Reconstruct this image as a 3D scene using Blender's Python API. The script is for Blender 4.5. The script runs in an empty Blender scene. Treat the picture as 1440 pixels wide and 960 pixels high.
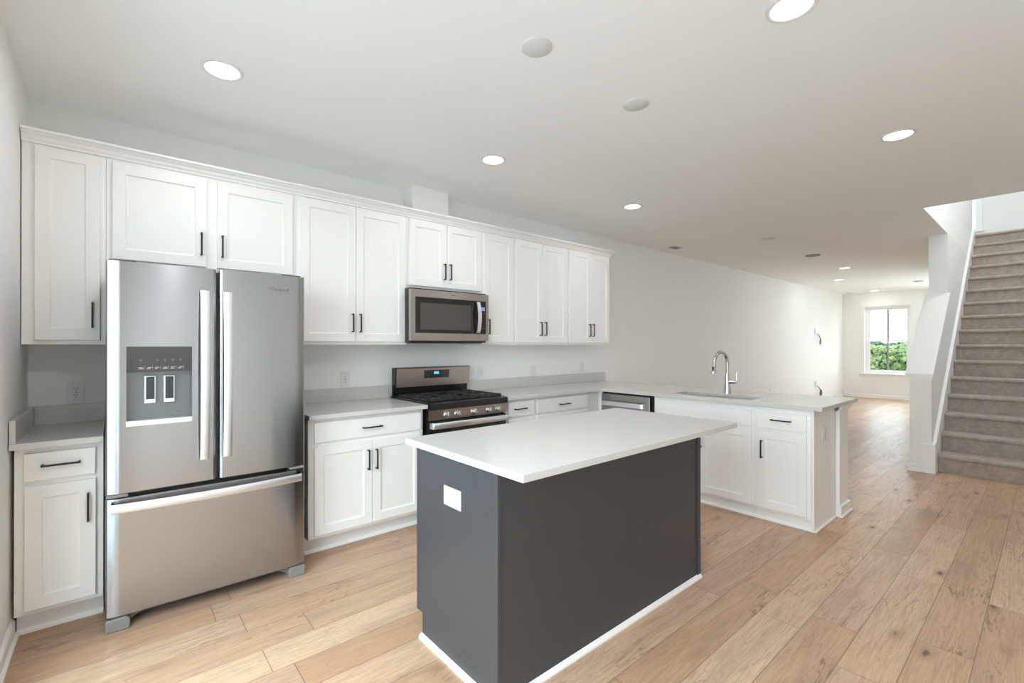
import bpy, bmesh, math, random
from mathutils import Vector, Matrix
S = bpy.context.scene
COL = S.collection
PI = math.pi
H = 2.725                                   # ceiling height
# ------------------------------------------------------------------ camera
cam_d = bpy.data.cameras.new('camera'); cam = bpy.data.objects.new('camera', cam_d); COL.objects.link(cam)
cam_d.sensor_width = 36.0; cam_d.lens = 651.06 / 1440 * 36.0
cam_d.shift_x = 11.39 / 1440; cam_d.shift_y = 3.82 / 1440
cam_d.clip_start = 0.02; cam_d.clip_end = 500
_y, _p, _r = math.radians(40.0977), math.radians(0.1709), math.radians(-0.0511)
F = Vector((math.sin(_y)*math.cos(_p), math.cos(_y)*math.cos(_p), math.sin(_p)))
Rv = Vector((math.cos(_y), -math.sin(_y), 0)); Uv = Rv.cross(F)
R2 = Rv*math.cos(_r) + Uv*math.sin(_r); U2 = -Rv*math.sin(_r) + Uv*math.cos(_r)
M = Matrix((R2, U2, -F)).transposed().to_4x4(); M.translation = Vector((-6.6353, -3.67, 1.3554))
cam.matrix_world = M
S.camera = cam
# ------------------------------------------------------------------ view + world
S.view_settings.view_transform = 'Standard'; S.view_settings.look = 'None'
S.view_settings.gamma = 1.0; S.view_settings.use_curve_mapping = False
S.view_settings.exposure = 0.38
S.render.film_transparent = False
S.cycles.max_bounces = 16; S.cycles.diffuse_bounces = 12; S.cycles.glossy_bounces = 5
S.cycles.transparent_max_bounces = 12; S.cycles.sample_clamp_indirect = 6.0
S.cycles.use_denoising = True
S.cycles.caustics_reflective = False; S.cycles.caustics_refractive = False
W = bpy.data.worlds.new('sky'); S.world = W; W.use_nodes = True
bg = W.node_tree.nodes['Background']; bg.inputs['Color'].default_value = (0.80, 0.91, 1.0, 1)
SKY = 6.0; bg.inputs['Strength'].default_value = SKY
DOWNLIGHT_W = 3.7

def area(name, loc, rot, sx, sy, power=None, portal=False, color=(1, 1, 1)):
    l = bpy.data.lights.new(name, 'AREA'); l.shape = 'RECTANGLE'; l.size = sx; l.size_y = sy
    l.color = color
    if portal: l.cycles.is_portal = True
    else: l.energy = power
    o = bpy.data.objects.new(name, l); COL.objects.link(o); o.location = loc; o.rotation_euler = rot
    return o
# daylight through the openings: sky portals (they emit nothing of their own)
area('window_portal', (8.62, -0.94, 1.49), (0, PI/2, 0), 1.74, .93, portal=True)
area('window_portal', (8.62, -3.46, 1.49), (0, PI/2, 0), 1.74, 1.1, portal=True)
area('patio_portal', (-7.22, -2.525, 1.17), (0, -PI/2, 0), 2.30, 2.75, portal=True)
area('upper_portal', (5.45, -2.2, 4.1), (0, PI/2, 0), 1.4, 1.1, portal=True)
# added area lamps outside three openings, strengthening the sky light that enters
DAY = 1.0
area('added_daylight_front', (8.72, -3.46, 1.49), (0, PI/2+.08, 0), 1.74, 1.1, power=180*DAY, color=(.78, .90, 1.0))
area('added_daylight_patio', (-7.90, -2.525, 1.65), (0, -PI/2+.52, 0), 2.30, 2.9, power=48*DAY, color=(.80, .91, 1.0))

area('added_daylight_upper', (5.47, -2.2, 4.1), (0, PI/2, 0), 1.4, 1.1, power=18*DAY, color=(.84, .93, 1.0))

# ------------------------------------------------------------------ materials
def srgb(r, g, b):
    f = lambda c: (c/255/12.92) if c/255 <= .04045 else ((c/255+.055)/1.055)**2.4
    return (f(r), f(g), f(b), 1)
def mat(name, color, rough=.5, metal=0.0, spec=.5, bump=0, bscale=50, var=0, coat=0, emit=None, estr=0, aniso=0):
    m = bpy.data.materials.new(name); m.use_nodes = True; nt = m.node_tree; N = nt.nodes; b = N['Principled BSDF']
    b.inputs['Base Color'].default_value = color; b.inputs['Roughness'].default_value = rough
    b.inputs['Metallic'].default_value = metal; b.inputs['Specular IOR Level'].default_value = spec
    if coat: b.inputs['Coat Weight'].default_value = coat; b.inputs['Coat Roughness'].default_value = .08
    if emit: b.inputs['Emission Color'].default_value = emit; b.inputs['Emission Strength'].default_value = estr
    tc = N.new('ShaderNodeTexCoord')
    if bump or var:
        n = N.new('ShaderNodeTexNoise'); n.inputs['Scale'].default_value = bscale; n.inputs['Detail'].default_value = 4
        nt.links.new(tc.outputs['Object'], n.inputs['Vector'])
    if bump:
        bp = N.new('ShaderNodeBump'); bp.inputs['Strength'].default_value = bump; bp.inputs['Distance'].default_value = .002
        nt.links.new(n.outputs['Fac'], bp.inputs['Height']); nt.links.new(bp.outputs['Normal'], b.inputs['Normal'])
    if var:
        mx = N.new('ShaderNodeMix'); mx.data_type = 'RGBA'
        mx.inputs['A'].default_value = tuple(c*(1-var) for c in color[:3])+(1,)
        mx.inputs['B'].default_value = tuple(min(1, c*(1+var)) for c in color[:3])+(1,)
        nt.links.new(n.outputs['Fac'], mx.inputs['Factor']); nt.links.new(mx.outputs['Result'], b.inputs['Base Color'])
    if aniso:
        b.inputs['Anisotropic'].default_value = aniso; b.inputs['Anisotropic Rotation'].default_value = .25
        tg = N.new('ShaderNodeTangent'); tg.direction_type = 'RADIAL'; tg.axis = 'Z'
        nt.links.new(tg.outputs['Tangent'], b.inputs['Tangent'])
        mp = N.new('ShaderNodeMapping'); mp.inputs['Scale'].default_value = (2.0, 2.0, 260)
        n = N.new('ShaderNodeTexNoise'); n.inputs['Scale'].default_value = 3; n.inputs['Detail'].default_value = 3
        nt.links.new(tc.outputs['Object'], mp.inputs['Vector']); nt.links.new(mp.outputs['Vector'], n.inputs['Vector'])
        mr = N.new('ShaderNodeMapRange'); mr.inputs['To Min'].default_value = rough-.015; mr.inputs['To Max'].default_value = rough+.015
        nt.links.new(n.outputs['Fac'], mr.inputs['Value']); nt.links.new(mr.outputs['Result'], b.inputs['Roughness'])
    return m
WALL = mat('wall_paint', (.85, .845, .83, 1), .75, bump=.05, bscale=180)
CEIL = mat('ceiling_paint', (.89, .895, .89, 1), .85, bump=.05, bscale=150)
TRIM = mat('trim_paint', (.86, .855, .84, 1), .4, bump=.02, bscale=60)
CAB = mat('cabinet_white', (.84, .832, .812, 1), .38, bump=.02, bscale=40)
QUARTZ = mat('white_quartz', (.60, .585, .565, 1), .17, var=.02, bscale=35)
ISLE = mat('island_graphite', (.048, .049, .054, 1), .34, bump=.02, bscale=40)
BLACKM = mat('handle_black', (.012, .011, .011, 1), .35, metal=.3)
STEEL = mat('brushed_steel', (.42, .425, .438, 1), .21, metal=1, aniso=.85)
STEELH = mat('steel_handle', (.82, .82, .83, 1), .42, metal=1, bump=.02, bscale=300)
WARMST = mat('warm_steel', (.50, .46, .43, 1), .28, metal=1, aniso=.7)
CHROME = mat('chrome', (.60, .60, .60, 1), .06, metal=1, bump=.005, bscale=5)
DKGREY = mat('dark_grey_case', (.06, .06, .062, 1), .5, bump=.1, bscale=400)
FOOTG = mat('foot_grey', (.22, .215, .20, 1), .4, bump=.02)
KNOBM = mat('knob_steel', (.50, .50, .50, 1), .3, metal=1, bump=.02, bscale=300)
BLACK = mat('black_enamel', (.012, .012, .012, 1), .22, bump=.01)
IRON = mat('cast_iron', (.03, .026, .024, 1), .55, bump=.3, bscale=300)
GLASSB = mat('black_glass', (.018, .015, .013, 1), .05, bump=.002, bscale=3)
WINDOWB = mat('oven_window', (.07, .06, .052, 1), .05, coat=.5, bump=.002, bscale=3)
PLAST = mat('white_plastic', (.76, .76, .75, 1), .3, bump=.01)
CAVITY = mat('dispenser_grey', (.20, .21, .215, 1), .3, metal=.7, bump=.02)
SLOT = mat('socket_dark', (.03, .025, .02, 1), .6, bump=.01)
SLOTG = mat('socket_grey', (.22, .22, .23, 1), .5, bump=.01)
BLUE = mat('blue_display', (.01, .03, .08, 1), .2, emit=(.15, .45, 1, 1), estr=1.2, bump=.001)
BLUEDIM = mat('dim_blue_display', (.10, .14, .28, 1), .2, emit=(.35, .45, .9, 1), estr=.35, bump=.001)
INK = mat('icon_ink', (.40, .40, .39, 1), .4, bump=.001)
LOGO = mat('logo_metal', (.35, .34, .33, 1), .2, metal=1, bump=.001)
LAMP = mat('lamp_lens', (.9, .9, .9, 1), .4, emit=(1, .97, .92, 1), estr=6, bump=.001)
COVER = mat('ceiling_cover', (.70, .69, .68, 1), .6, bump=.01)
GREYV = mat('vent_grey', (.30, .30, .30, 1), .6, bump=.01)
WIRE = mat('grey_wire', (.12, .13, .15, 1), .5, bump=.01)
VINYL = mat('window_vinyl', (.84, .85, .86, 1), .35, bump=.01)

def glass_mat():
    m = bpy.data.materials.new('window_glass'); m.use_nodes = True; nt = m.node_tree; N = nt.nodes
    N.remove(N['Principled BSDF']); o = N['Material Output']
    t = N.new('ShaderNodeBsdfTransparent'); t.inputs['Color'].default_value = (.95, .98, .97, 1)
    g = N.new('ShaderNodeBsdfGlossy'); g.inputs['Roughness'].default_value = .02
    fr = N.new('ShaderNodeFresnel'); fr.inputs['IOR'].default_value = 1.45
    mx = N.new('ShaderNodeMixShader'); ge = N.new('ShaderNodeNewGeometry'); mm = N.new('ShaderNodeMath'); mm.operation = 'MULTIPLY'; iv = N.new('ShaderNodeMath'); iv.operation = 'SUBTRACT'; iv.inputs[0].default_value = 1
    nt.links.new(ge.outputs['Backfacing'], iv.inputs[1]); nt.links.new(fr.outputs[0], mm.inputs[0]); nt.links.new(iv.outputs[0], mm.inputs[1]); nt.links.new(mm.outputs[0], mx.inputs[0]); nt.links.new(t.outputs[0], mx.inputs[1]); nt.links.new(g.outputs[0], mx.inputs[2])
    nt.links.new(mx.outputs[0], o.inputs['Surface']); return m
GLASS = glass_mat()

class NB:
    """tiny node builder"""
    def __init__(s, name):
        s.m = bpy.data.materials.new(name); s.m.use_nodes = True; s.nt = s.m.node_tree; s.N = s.nt.nodes; s.b = s.N['Principled BSDF']
    def put(s, i, v):
        if hasattr(v, 'links') or isinstance(v, bpy.types.NodeSocket): s.nt.links.new(v, i)
        else: i.default_value = v
    def math(s, op, a, b=None, c=None):
        n = s.N.new('ShaderNodeMath'); n.operation = op; s.put(n.inputs[0], a)
        if b is not None: s.put(n.inputs[1], b)
        if c is not None: s.put(n.inputs[2], c)
        return n.outputs[0]
    def comb(s, x, y, z):
        n = s.N.new('ShaderNodeCombineXYZ')
        for i, v in enumerate((x, y, z)): s.put(n.inputs[i], v)
        return n.outputs[0]
    def noise(s, v, sc, det=4, rough=.5, dist=0):
        n = s.N.new('ShaderNodeTexNoise'); s.put(n.inputs['Vector'], v); n.inputs['Scale'].default_value = sc
        n.inputs['Detail'].default_value = det; n.inputs['Roughness'].default_value = rough; n.inputs['Distortion'].default_value = dist
        return n.outputs['Fac']
    def white(s, v):
        n = s.N.new('ShaderNodeTexWhiteNoise'); n.noise_dimensions = '3D'; s.put(n.inputs['Vector'], v); return n.outputs['Value']
    def mix(s, f, a, b, mode='MIX'):
        n = s.N.new('ShaderNodeMix'); n.data_type = 'RGBA'; n.blend_type = mode
        s.put(n.inputs['Factor'], f); s.put(n.inputs['A'], a); s.put(n.inputs['B'], b); return n.outputs['Result']
    def rng(s, v, a, b, c=0, d=1, smooth=False):
        n = s.N.new('ShaderNodeMapRange'); s.put(n.inputs['Value'], v)
        if smooth: n.interpolation_type = 'SMOOTHSTEP'
        for k, x in (('From Min', a), ('From Max', b), ('To Min', c), ('To Max', d)): n.inputs[k].default_value = x
        return n.outputs['Result']

def floor_mat():
    q = NB('oak_plank_floor'); tc = q.N.new('ShaderNodeTexCoord'); sp = q.N.new('ShaderNodeSeparateXYZ'); q.nt.links.new(tc.outputs['Object'], sp.inputs[0])
    X, Y = sp.outputs['X'], sp.outputs['Y']
    w = .187; L = 1.22
    yy = q.math('DIVIDE', q.math('ADD', Y, 3.072+w*40), w)
    row = q.math('FLOOR', yy); fy = q.math('FRACT', yy)
    off = q.white(q.comb(row, 3.7, 1.3))
    xx = q.math('ADD', q.math('DIVIDE', q.math('ADD', X, 20.0), L), off)
    cl = q.math('FLOOR', xx); fx = q.math('FRACT', xx)
    pid = q.comb(row, cl, 0.5)
    r1 = q.white(pid); r2 = q.white(q.comb(cl, row, 7.7)); r3 = q.white(q.comb(cl, row, 2.1))
    # colour per plank
    base = q.mix(r1, srgb(212, 181, 151), srgb(184, 146, 115))
    base = q.mix(q.rng(r2, .6, 1, 0, .75), base, srgb(186, 155, 137))
    # grain: along x
    gx = q.math('ADD', X, q.math('MULTIPLY', r2, 31.0)); gy = q.math('ADD', Y, q.math('MULTIPLY', r3, 17.0))
    fine = q.noise(q.comb(q.math('MULTIPLY', gx, 3.0), q.math('MULTIPLY', gy, 60.0), r1), 2.0, 6, .65, .4)
    big = q.noise(q.comb(q.math('MULTIPLY', gx, .75), q.math('MULTIPLY', gy, 5.5), r1), 2.0, 2, .45, .6)
    # cathedral rings: contour lines of a stretched noise
    ring = q.math('FRACT', q.math('MULTIPLY', big, 17.0))
    ring = q.math('ABSOLUTE', q.math('SUBTRACT', ring, .5))
    c = q.mix(q.rng(fine, .42, .68, 0, .55), base, srgb(154, 118, 92))
    c = q.mix(q.rng(ring, .38, .5, 0, .30), c, srgb(140, 104, 78))
    c = q.mix(q.rng(big, .52, .72, 0, .5), c, srgb(162, 134, 115))
    c = q.mix(q.rng(big, .45, .25, 0, .35), c, srgb(214, 186, 156))
    # knots and dark cracks
    vo = q.N.new('ShaderNodeTexVoronoi'); vo.inputs['Scale'].default_value = 1.0; vo.inputs['Randomness'].default_value = 1.0
    q.put(vo.inputs['Vector'], q.comb(q.math('MULTIPLY', gx, 2.2), q.math('MULTIPLY', gy, 5.4), r2))
    dd = q.math('ADD', vo.outputs['Distance'], q.math('MULTIPLY', q.noise(q.comb(q.math('MULTIPLY', gx, 14.0), q.math('MULTIPLY', gy, 40.0), 0.0), 1.0, 3), .10))
    halo = q.rng(dd, .10, .30, .6, 0, True); knot = q.rng(dd, .085, .135, .9, 0, True)
    keep = q.rng(q.white(vo.outputs['Position']), .22, .26, 0, 1)
    c = q.mix(q.math('MULTIPLY', halo, keep), c, srgb(152, 118, 92)); c = q.mix(q.math('MULTIPLY', knot, keep), c, srgb(88, 66, 54))
    cr = q.noise(q.comb(q.math('MULTIPLY', gx, .9), q.math('MULTIPLY', gy, 7.0), 4.0), 1.6, 5, .62, 1.2)
    crack = q.math('ABSOLUTE', q.math('SUBTRACT', cr, .5))
    crm = q.math('MULTIPLY', q.rng(crack, .0, .016, .8, 0), q.rng(q.noise(q.comb(q.math('MULTIPLY', gx, 1.2), q.math('MULTIPLY', gy, 2.5), 9.0), 1.0, 2), .52, .60, 0, 1))
    c = q.mix(crm, c, srgb(104, 80, 66))
    # seams
    ey = q.math('MINIMUM', fy, q.math('SUBTRACT', 1.0, fy)); ex = q.math('MINIMUM', fx, q.math('SUBTRACT', 1.0, fx))
    sy = q.rng(ey, .004, .013, 1, 0); sx = q.rng(ex, .0007, .0020, 1, 0)
    seam = q.math('MAXIMUM', sy, sx)
    c = q.mix(q.math('MULTIPLY', seam, .7), c, srgb(92, 66, 48))
    q.put(q.b.inputs['Base Color'], c)
    q.put(q.b.inputs['Roughness'], q.rng(fine, .3, .7, .32, .46))
    q.b.inputs['Specular IOR Level'].default_value = .5
    bp = q.N.new('ShaderNodeBump'); bp.inputs['Strength'].default_value = .25; bp.inputs['Distance'].default_value = .001
    q.put(bp.inputs['Height'], q.math('SUBTRACT', q.math('MULTIPLY', fine, .4), seam)); q.nt.links.new(bp.outputs[0], q.b.inputs['Normal'])
    return q.m
FLOORM = floor_mat()

def carpet_mat():
    q = NB('taupe_carpet'); tc = q.N.new('ShaderNodeTexCoord'); v = tc.outputs['Object']
    a = q.noise(v, 260, 3, .7); b = q.noise(v, 14, 6, .72)
    c = q.mix(q.rng(a, .3, .7), (.26, .215, .18, 1), (.70, .60, .515, 1))
    c = q.mix(q.rng(b, .38, .62, 0, .6), c, (.29, .26, .245, 1))
    q.put(q.b.inputs['Base Color'], c); q.b.inputs['Roughness'].default_value = .95; q.b.inputs['Specular IOR Level'].default_value = .1
    q.b.inputs['Sheen Weight'].default_value = .25
    bp = q.N.new('ShaderNodeBump'); bp.inputs['Strength'].default_value = .8; bp.inputs['Distance'].default_value = .006
    q.put(bp.inputs['Height'], a); q.nt.links.new(bp.outputs[0], q.b.inputs['Normal']); return q.m
CARPET = carpet_mat()
def leaf_mat(name, c1, c2):
    q = NB(name); tc = q.N.new('ShaderNodeTexCoord')
    a = q.noise(tc.outputs['Object'], 3.2, 6, .7)
    q.put(q.b.inputs['Base Color'], q.mix(q.rng(a, .35, .65), c1, c2)); q.b.inputs['Roughness'].default_value = .8; return q.m
LEAF = [leaf_mat('leaf_green', (.024, .052, .018, 1), (.16, .21, .065, 1)), leaf_mat('leaf_olive', (.04, .07, .024, 1), (.22, .26, .10, 1)), leaf_mat('leaf_dark', (.012, .035, .022, 1), (.06, .105, .055, 1))]
BARK = mat('bark', (.08, .06, .04, 1), .9, bump=.5, bscale=20)
GRASS = leaf_mat('meadow_grass', (.06, .09, .025, 1), (.15, .175, .08, 1))

# ------------------------------------------------------------------ geometry helpers
def BM(): return bmesh.new()
def box(bm, x0, x1, y0, y1, z0, z1, bev=0, seg=2):
    v = [bm.verts.new((x, y, z)) for x in (x0, x1) for y in (y0, y1) for z in (z0, z1)]
    fs = [(0, 1, 3, 2), (4, 6, 7, 5), (0, 4, 5, 1), (2, 3, 7, 6), (0, 2, 6, 4), (1, 5, 7, 3)]
    faces = [bm.faces.new([v[i] for i in f]) for f in fs]
    if bev:
        es = list({e for f in faces for e in f.edges})
        bmesh.ops.bevel(bm, geom=es, offset=bev, segments=seg, profile=.5, affect='EDGES')
    return bm
def B(*a, bev=0, seg=2): return box(BM(), *a, bev=bev, seg=seg)
def prism(bm, pts, axis, a, b):
    """extrude a 2D outline along an axis: axis 'y' takes (x,z), 'x' takes (y,z), 'z' takes (x,y)"""
    f = {'y': lambda p, t: (p[0], t, p[1]), 'x': lambda p, t: (t, p[0], p[1]), 'z': lambda p, t: (p[0], p[1], t)}[axis]
    A = [bm.verts.new(f(p, a)) for p in pts]; C = [bm.verts.new(f(p, b)) for p in pts]
    n = len(pts); bm.faces.new(A); bm.faces.new(C[::-1])
    for i in range(n): bm.faces.new((A[i], A[(i+1) % n], C[(i+1) % n], C[i]))
    bmesh.ops.recalc_face_normals(bm, faces=bm.faces[:]); return bm
def lathe(bm, prof, c=(0, 0, 0), seg=32, axis='z'):
    """revolve (r, h) pairs"""
    rings = []
    for r, h in prof:
        ring = []
        for k in range(seg):
            a = 2*PI*k/seg; p = (r*math.cos(a), r*math.sin(a), h)
            if axis == 'y': p = (p[0], h, p[1])
            if axis == 'x': p = (h, p[0], p[1])
            ring.append(bm.verts.new((c[0]+p[0], c[1]+p[1], c[2]+p[2])))
        rings.append(ring)
    for a, b in zip(rings, rings[1:]):
        for k in range(seg): bm.faces.new((a[k], a[(k+1) % seg], b[(k+1) % seg], b[k]))
    bm.faces.new(rings[0][::-1]); bm.faces.new(rings[-1])
    bmesh.ops.recalc_face_normals(bm, faces=bm.faces[:]); return bm
def tube(bm, pts, rad, seg=12, closed=False):
    pts = [Vector(p) for p in pts]; n = len(pts)
    rads = rad if isinstance(rad, (list, tuple)) else [rad]*n
    rings = []; up = None
    for i, p in enumerate(pts):
        t = ((pts[(i+1) % n] if (closed or i < n-1) else p) - (pts[i-1] if (closed or i > 0) else p)).normalized()
        if up is None:
            up = Vector((0, 0, 1)) if abs(t.z) < .9 else Vector((0, 1, 0))
        s = t.cross(up).normalized(); u = s.cross(t).normalized(); up = u
        rings.append([bm.verts.new(p + (s*math.cos(2*PI*k/seg) + u*math.sin(2*PI*k/seg))*rads[i]) for k in range(seg)])
    pr = list(zip(rings, rings[1:])) + ([(rings[-1], rings[0])] if closed else [])
    for a, b in pr:
        for k in range(seg): bm.faces.new((a[k], a[(k+1) % seg], b[(k+1) % seg], b[k]))
    if not closed: bm.faces.new(rings[0][::-1]); bm.faces.new(rings[-1])
    bmesh.ops.recalc_face_normals(bm, faces=bm.faces[:]); return bm
def xf(bm, mtx): bmesh.ops.transform(bm, matrix=mtx, verts=bm.verts[:]); return bm
def obj(name, bm, m, parent=None, smooth=False, bevel=0, local=False):
    """ONE mesh object; its mesh is given in world coordinates (or its thing's, with local=True)"""
    me = bpy.data.meshes.new(name)
    if smooth:
        for f in bm.faces: f.smooth = True
    if parent is not None and not local:
        p = parent; off = Vector((0, 0, 0))
        while p is not None: off += Vector(p.location); p = p.parent
        bmesh.ops.translate(bm, vec=-off, verts=bm.verts[:])
    bm.to_mesh(me); bm.free(); me.materials.append(m)
    o = bpy.data.objects.new(name, me); COL.objects.link(o)
    if parent is not None: o.parent = parent
    if smooth:
        try: me.set_sharp_from_angle(angle=math.radians(40))
        except Exception: pass
    if bevel:
        md = o.modifiers.new('bevel', 'BEVEL'); md.width = bevel; md.segments = 2; md.limit_method = 'ANGLE'; md.angle_limit = math.radians(50)
    return o
def thing(name, label, cat, loc=(0, 0, 0), rz=0, group=None):
    o = bpy.data.objects.new(name, None); COL.objects.link(o); o.location = loc; o.rotation_euler = (0, 0, rz)
    o.empty_display_size = .1
    o['label'] = label; o['category'] = cat
    if group: o['group'] = group
    return o
def tag(o, label, cat, group=None):
    o['label'] = label; o['category'] = cat
    if group: o['group'] = group
    return o
def struct(name, bm, m, parent=None, **k):
    o = obj(name, bm, m, parent, **k)
    if parent is None: o['kind'] = 'structure'
    return o
def text_mesh(name, body, size, m, parent, mtx, ext=.0006, bold=0):
    cu = bpy.data.curves.new(name, 'FONT'); cu.body = body; cu.size = size; cu.extrude = ext; cu.align_x = 'CENTER'; cu.align_y = 'CENTER'; cu.offset = bold
    t = bpy.data.objects.new(name, cu); COL.objects.link(t)
    bpy.context.view_layer.update()
    me = bpy.data.meshes.new_from_object(t.evaluated_get(bpy.context.evaluated_depsgraph_get()))
    bpy.data.objects.remove(t); me.materials.clear(); me.materials.append(m)
    me.transform(mtx); o = bpy.data.objects.new(name, me); COL.objects.link(o); o.parent = parent; return o

# ------------------------------------------------------------------ the room shell
struct('floor', B(-7.2, 8.6, -4.5, .2, -.2, 0), FLOORM)
SO = -2.835                                     # the stair opening's edge in the ceiling
bm = BM()
box(bm, -7.2, -.448, -4.5, .2, H, H+.37)
box(bm, -.448, 8.6, SO, .2, H, H+.37)
box(bm, 3.9, 8.6, -4.5, SO, H, H+.37)
struct('ceiling', bm, CEIL)
# left wall with the patio door opening (y -3.9 .. -1.15)
bm = BM(); box(bm, -7.2, -7.0, -1.15, .2, 0, H); box(bm, -7.2, -7.0, -4.5, -3.9, 0, H); box(bm, -7.2, -7.0, -3.9, -1.15, 2.32, H)
struct('wall_left', bm, WALL)
struct('wall_back', B(-7.0, 8.4, 0, .2, 0, H), WALL)
# far wall with its window and an unseen second one added for daylight
wy = [(-1.395, -.475), (-4.01, -2.91)]
bm = BM(); ys = [.2, -.475, -1.395, -2.91, -4.01, -4.5]
box(bm, 8.4, 8.6, ys[1], ys[0], 0, H); box(bm, 8.4, 8.6, ys[3], ys[2], 0, H); box(bm, 8.4, 8.6, ys[5], ys[4], 0, H)
for a, b in wy: box(bm, 8.4, 8.6, a, b, 0, .625); box(bm, 8.4, 8.6, a, b, 2.355, H)
struct('wall_far', bm, WALL)
# right wall, with a panelled closet door in front of it
struct('wall_right', B(-7.0, 8.4, -4.5, -4.3, 0, H), WALL)
# stair walls: full height wall beyond x=1.2, sloped half wall before it
struct('wall_stair', B(1.2, 6.2, -2.835, -2.66, 0, H), WALL)
bm = BM(); prism(bm, [(-.03, 0), (1.2, 0), (1.2, 1.97), (-.03, 1.03)], 'y', -2.835, -2.66)
struct('wall_half', bm, WALL)
bm = BM()
prism(bm, [(-.052, 1.018), (-.052, 1.052), (1.2, 2.004), (1.2, 1.966)], 'y', -2.856, -2.628)
struct('trim_1', bm, TRIM, bevel=.004)          # sloped cap of the half wall
bm = BM(); prism(bm, [(-.042, .985), (-.042, 1.02), (1.2, 1.965), (1.2, 1.93)], 'y', -2.846, -2.648)
struct('trim_2', bm, TRIM)
# shaft above the ceiling
bm = BM()
box(bm, -.448, 3.86, SO, -2.66, H+.37, 5.5);
struct('wall_shaft_left', bm, WALL)
struct('wall_stair_right', B(.10, 5.2, -4.05, -3.90, 0, 5.5), WALL)
struct('wall_shaft_near', B(-.6, -.448, -4.5, -2.66, H+.37, 5.5), WALL)
bm = BM()
box(bm, 5.2, 5.35, -4.05, -2.775, 3.1, 5.5); box(bm, 5.2, 5.35, -1.65, -1.2, 3.1, 5.5)
box(bm, 5.2, 5.35, -2.775, -1.65, 3.1, 3.40); box(bm, 5.2, 5.35, -2.775, -1.65, 4.8, 5.5)
struct('wall_landing', bm, WALL)
struct('wall_hall_side', B(3.0, 5.35, -1.2, -1.05, 3.1, 5.5), WALL)
struct('wall_hall_near', B(2.9, 3.0, -2.66, -1.05, 3.1, 5.5), WALL)
struct('ceiling_upper', B(-.6, 5.35, -4.5, -1.05, 5.5, 5.7), CEIL)
struct('floor_landing', B(3.9, 5.2, -3.9, -1.2, H+.37, 3.12), CARPET)
# chase above the wall cabinets
struct('trim_3', B(-4.693, -4.328, -.155, 0, 2.42, H), WALL)
# baseboards
def baseboard(name, x0, x1, y0, y1, face):
    t, h = .014, .085
    bm = BM()
    prof = [(0, 0), (t+.012, 0), (t+.012, .012), (t, .022), (t, h-.012), (.005, h), (0, h)]
    if face == '-y': prism(bm, [(y1-p[0], p[1]) for p in prof], 'x', x0, x1)
    if face == '+y': prism(bm, [(y0+p[0], p[1]) for p in prof], 'x', x0, x1)
    if face == '-x': prism(bm, [(x1-p[0], p[1]) for p in prof], 'y', y0, y1)
    if face == '+x': prism(bm, [(x0+p[0], p[1]) for p in prof], 'y', y0, y1)
    return struct(name, bm, TRIM)
baseboard('baseboard_back', -1.99, 8.4, -.1, 0, '-y')
baseboard('baseboard_far', 8.3, 8.4, -4.3, -.03, '-x')
baseboard('baseboard_left', -7.0, -6.9, -1.07, -.545, '+x')
baseboard('baseboard_right', -7.0, -2.75, -4.3, -4.2, '+y')
baseboard('baseboard_stair', .0, 6.2, -2.66, -2.6, '+y')
bm = BM(); box(bm, -.045, -.03, -2.757, -2.645, 0, .075, bev=.003); box(bm, -.055, -.045, -2.757, -2.637, 0, .014, bev=.004)
struct('baseboard_newel', bm, TRIM)

# windows
def window(name, y0, y1, z0, z1, x=8.4, casing=True):
    bm = BM()
    if casing:
        c = .085
        box(bm, x-.014, x, y0-c, y0, z0, z1+c, bev=.003); box(bm, x-.014, x, y1, y1+c, z0, z1+c, bev=.003); box(bm, x-.014, x, y0, y1, z1, z1+c, bev=.003)
    w = struct(name, bm, TRIM)
    xo = x+.10
    f = BM()
    t = .05
    box(f, xo, xo+.07, y0, y0+t, z0, z1); box(f, xo, xo+.07, y1-t, y1, z0, z1)
    box(f, xo, xo+.07, y0+t, y1-t, z0, z0+t); box(f, xo, xo+.07, y0+t, y1-t, z1-t, z1)
    obj('window_frame', f, VINYL, w, bevel=.003)
    zm = (z0+z1)/2 - .02; s = .042
    for nm, za, zb, xs in (('lower_sash', z0+t, zm+.02, xo+.01), ('upper_sash', zm-.02, z1-t, xo+.038)):
        g = BM(); a, b = y0+t, y1-t
        box(g, xs, xs+.024, a, a+s, za, zb); box(g, xs, xs+.024, b-s, b, za, zb); box(g, xs, xs+.024, a+s, b-s, za, za+s); box(g, xs, xs+.024, a+s, b-s, zb-s, zb)
        so = obj(nm, g, VINYL, w)
        m2 = (a+b)/2; obj('muntin', B(xs+.002, xs+.022, m2-.02, m2+.02, za+s, zb-s), GREYV, so)
        obj('pane', B(xs+.010, xs+.014, a+s, b-s, za+s, zb-s), GLASS, so)
    obj('window_sill', B(x-.05, xo, y0-.10, y1+.10, z0-.022, z0+.003, bev=.004), TRIM, w)
    obj('apron', B(x-.012, x, y0-.07, y1+.07, z0-.08, z0-.022, bev=.002), TRIM, w)
    return w
window('window_1', wy[0][0], wy[0][1], .625, 2.355)
window('unseen_window_2', wy[1][0], wy[1][1], .625, 2.355)  # unseen window, added and set well aside to light the living end evenly
window('window_3', -2.775, -1.65, 3.40, 4.8, x=5.2)
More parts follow.
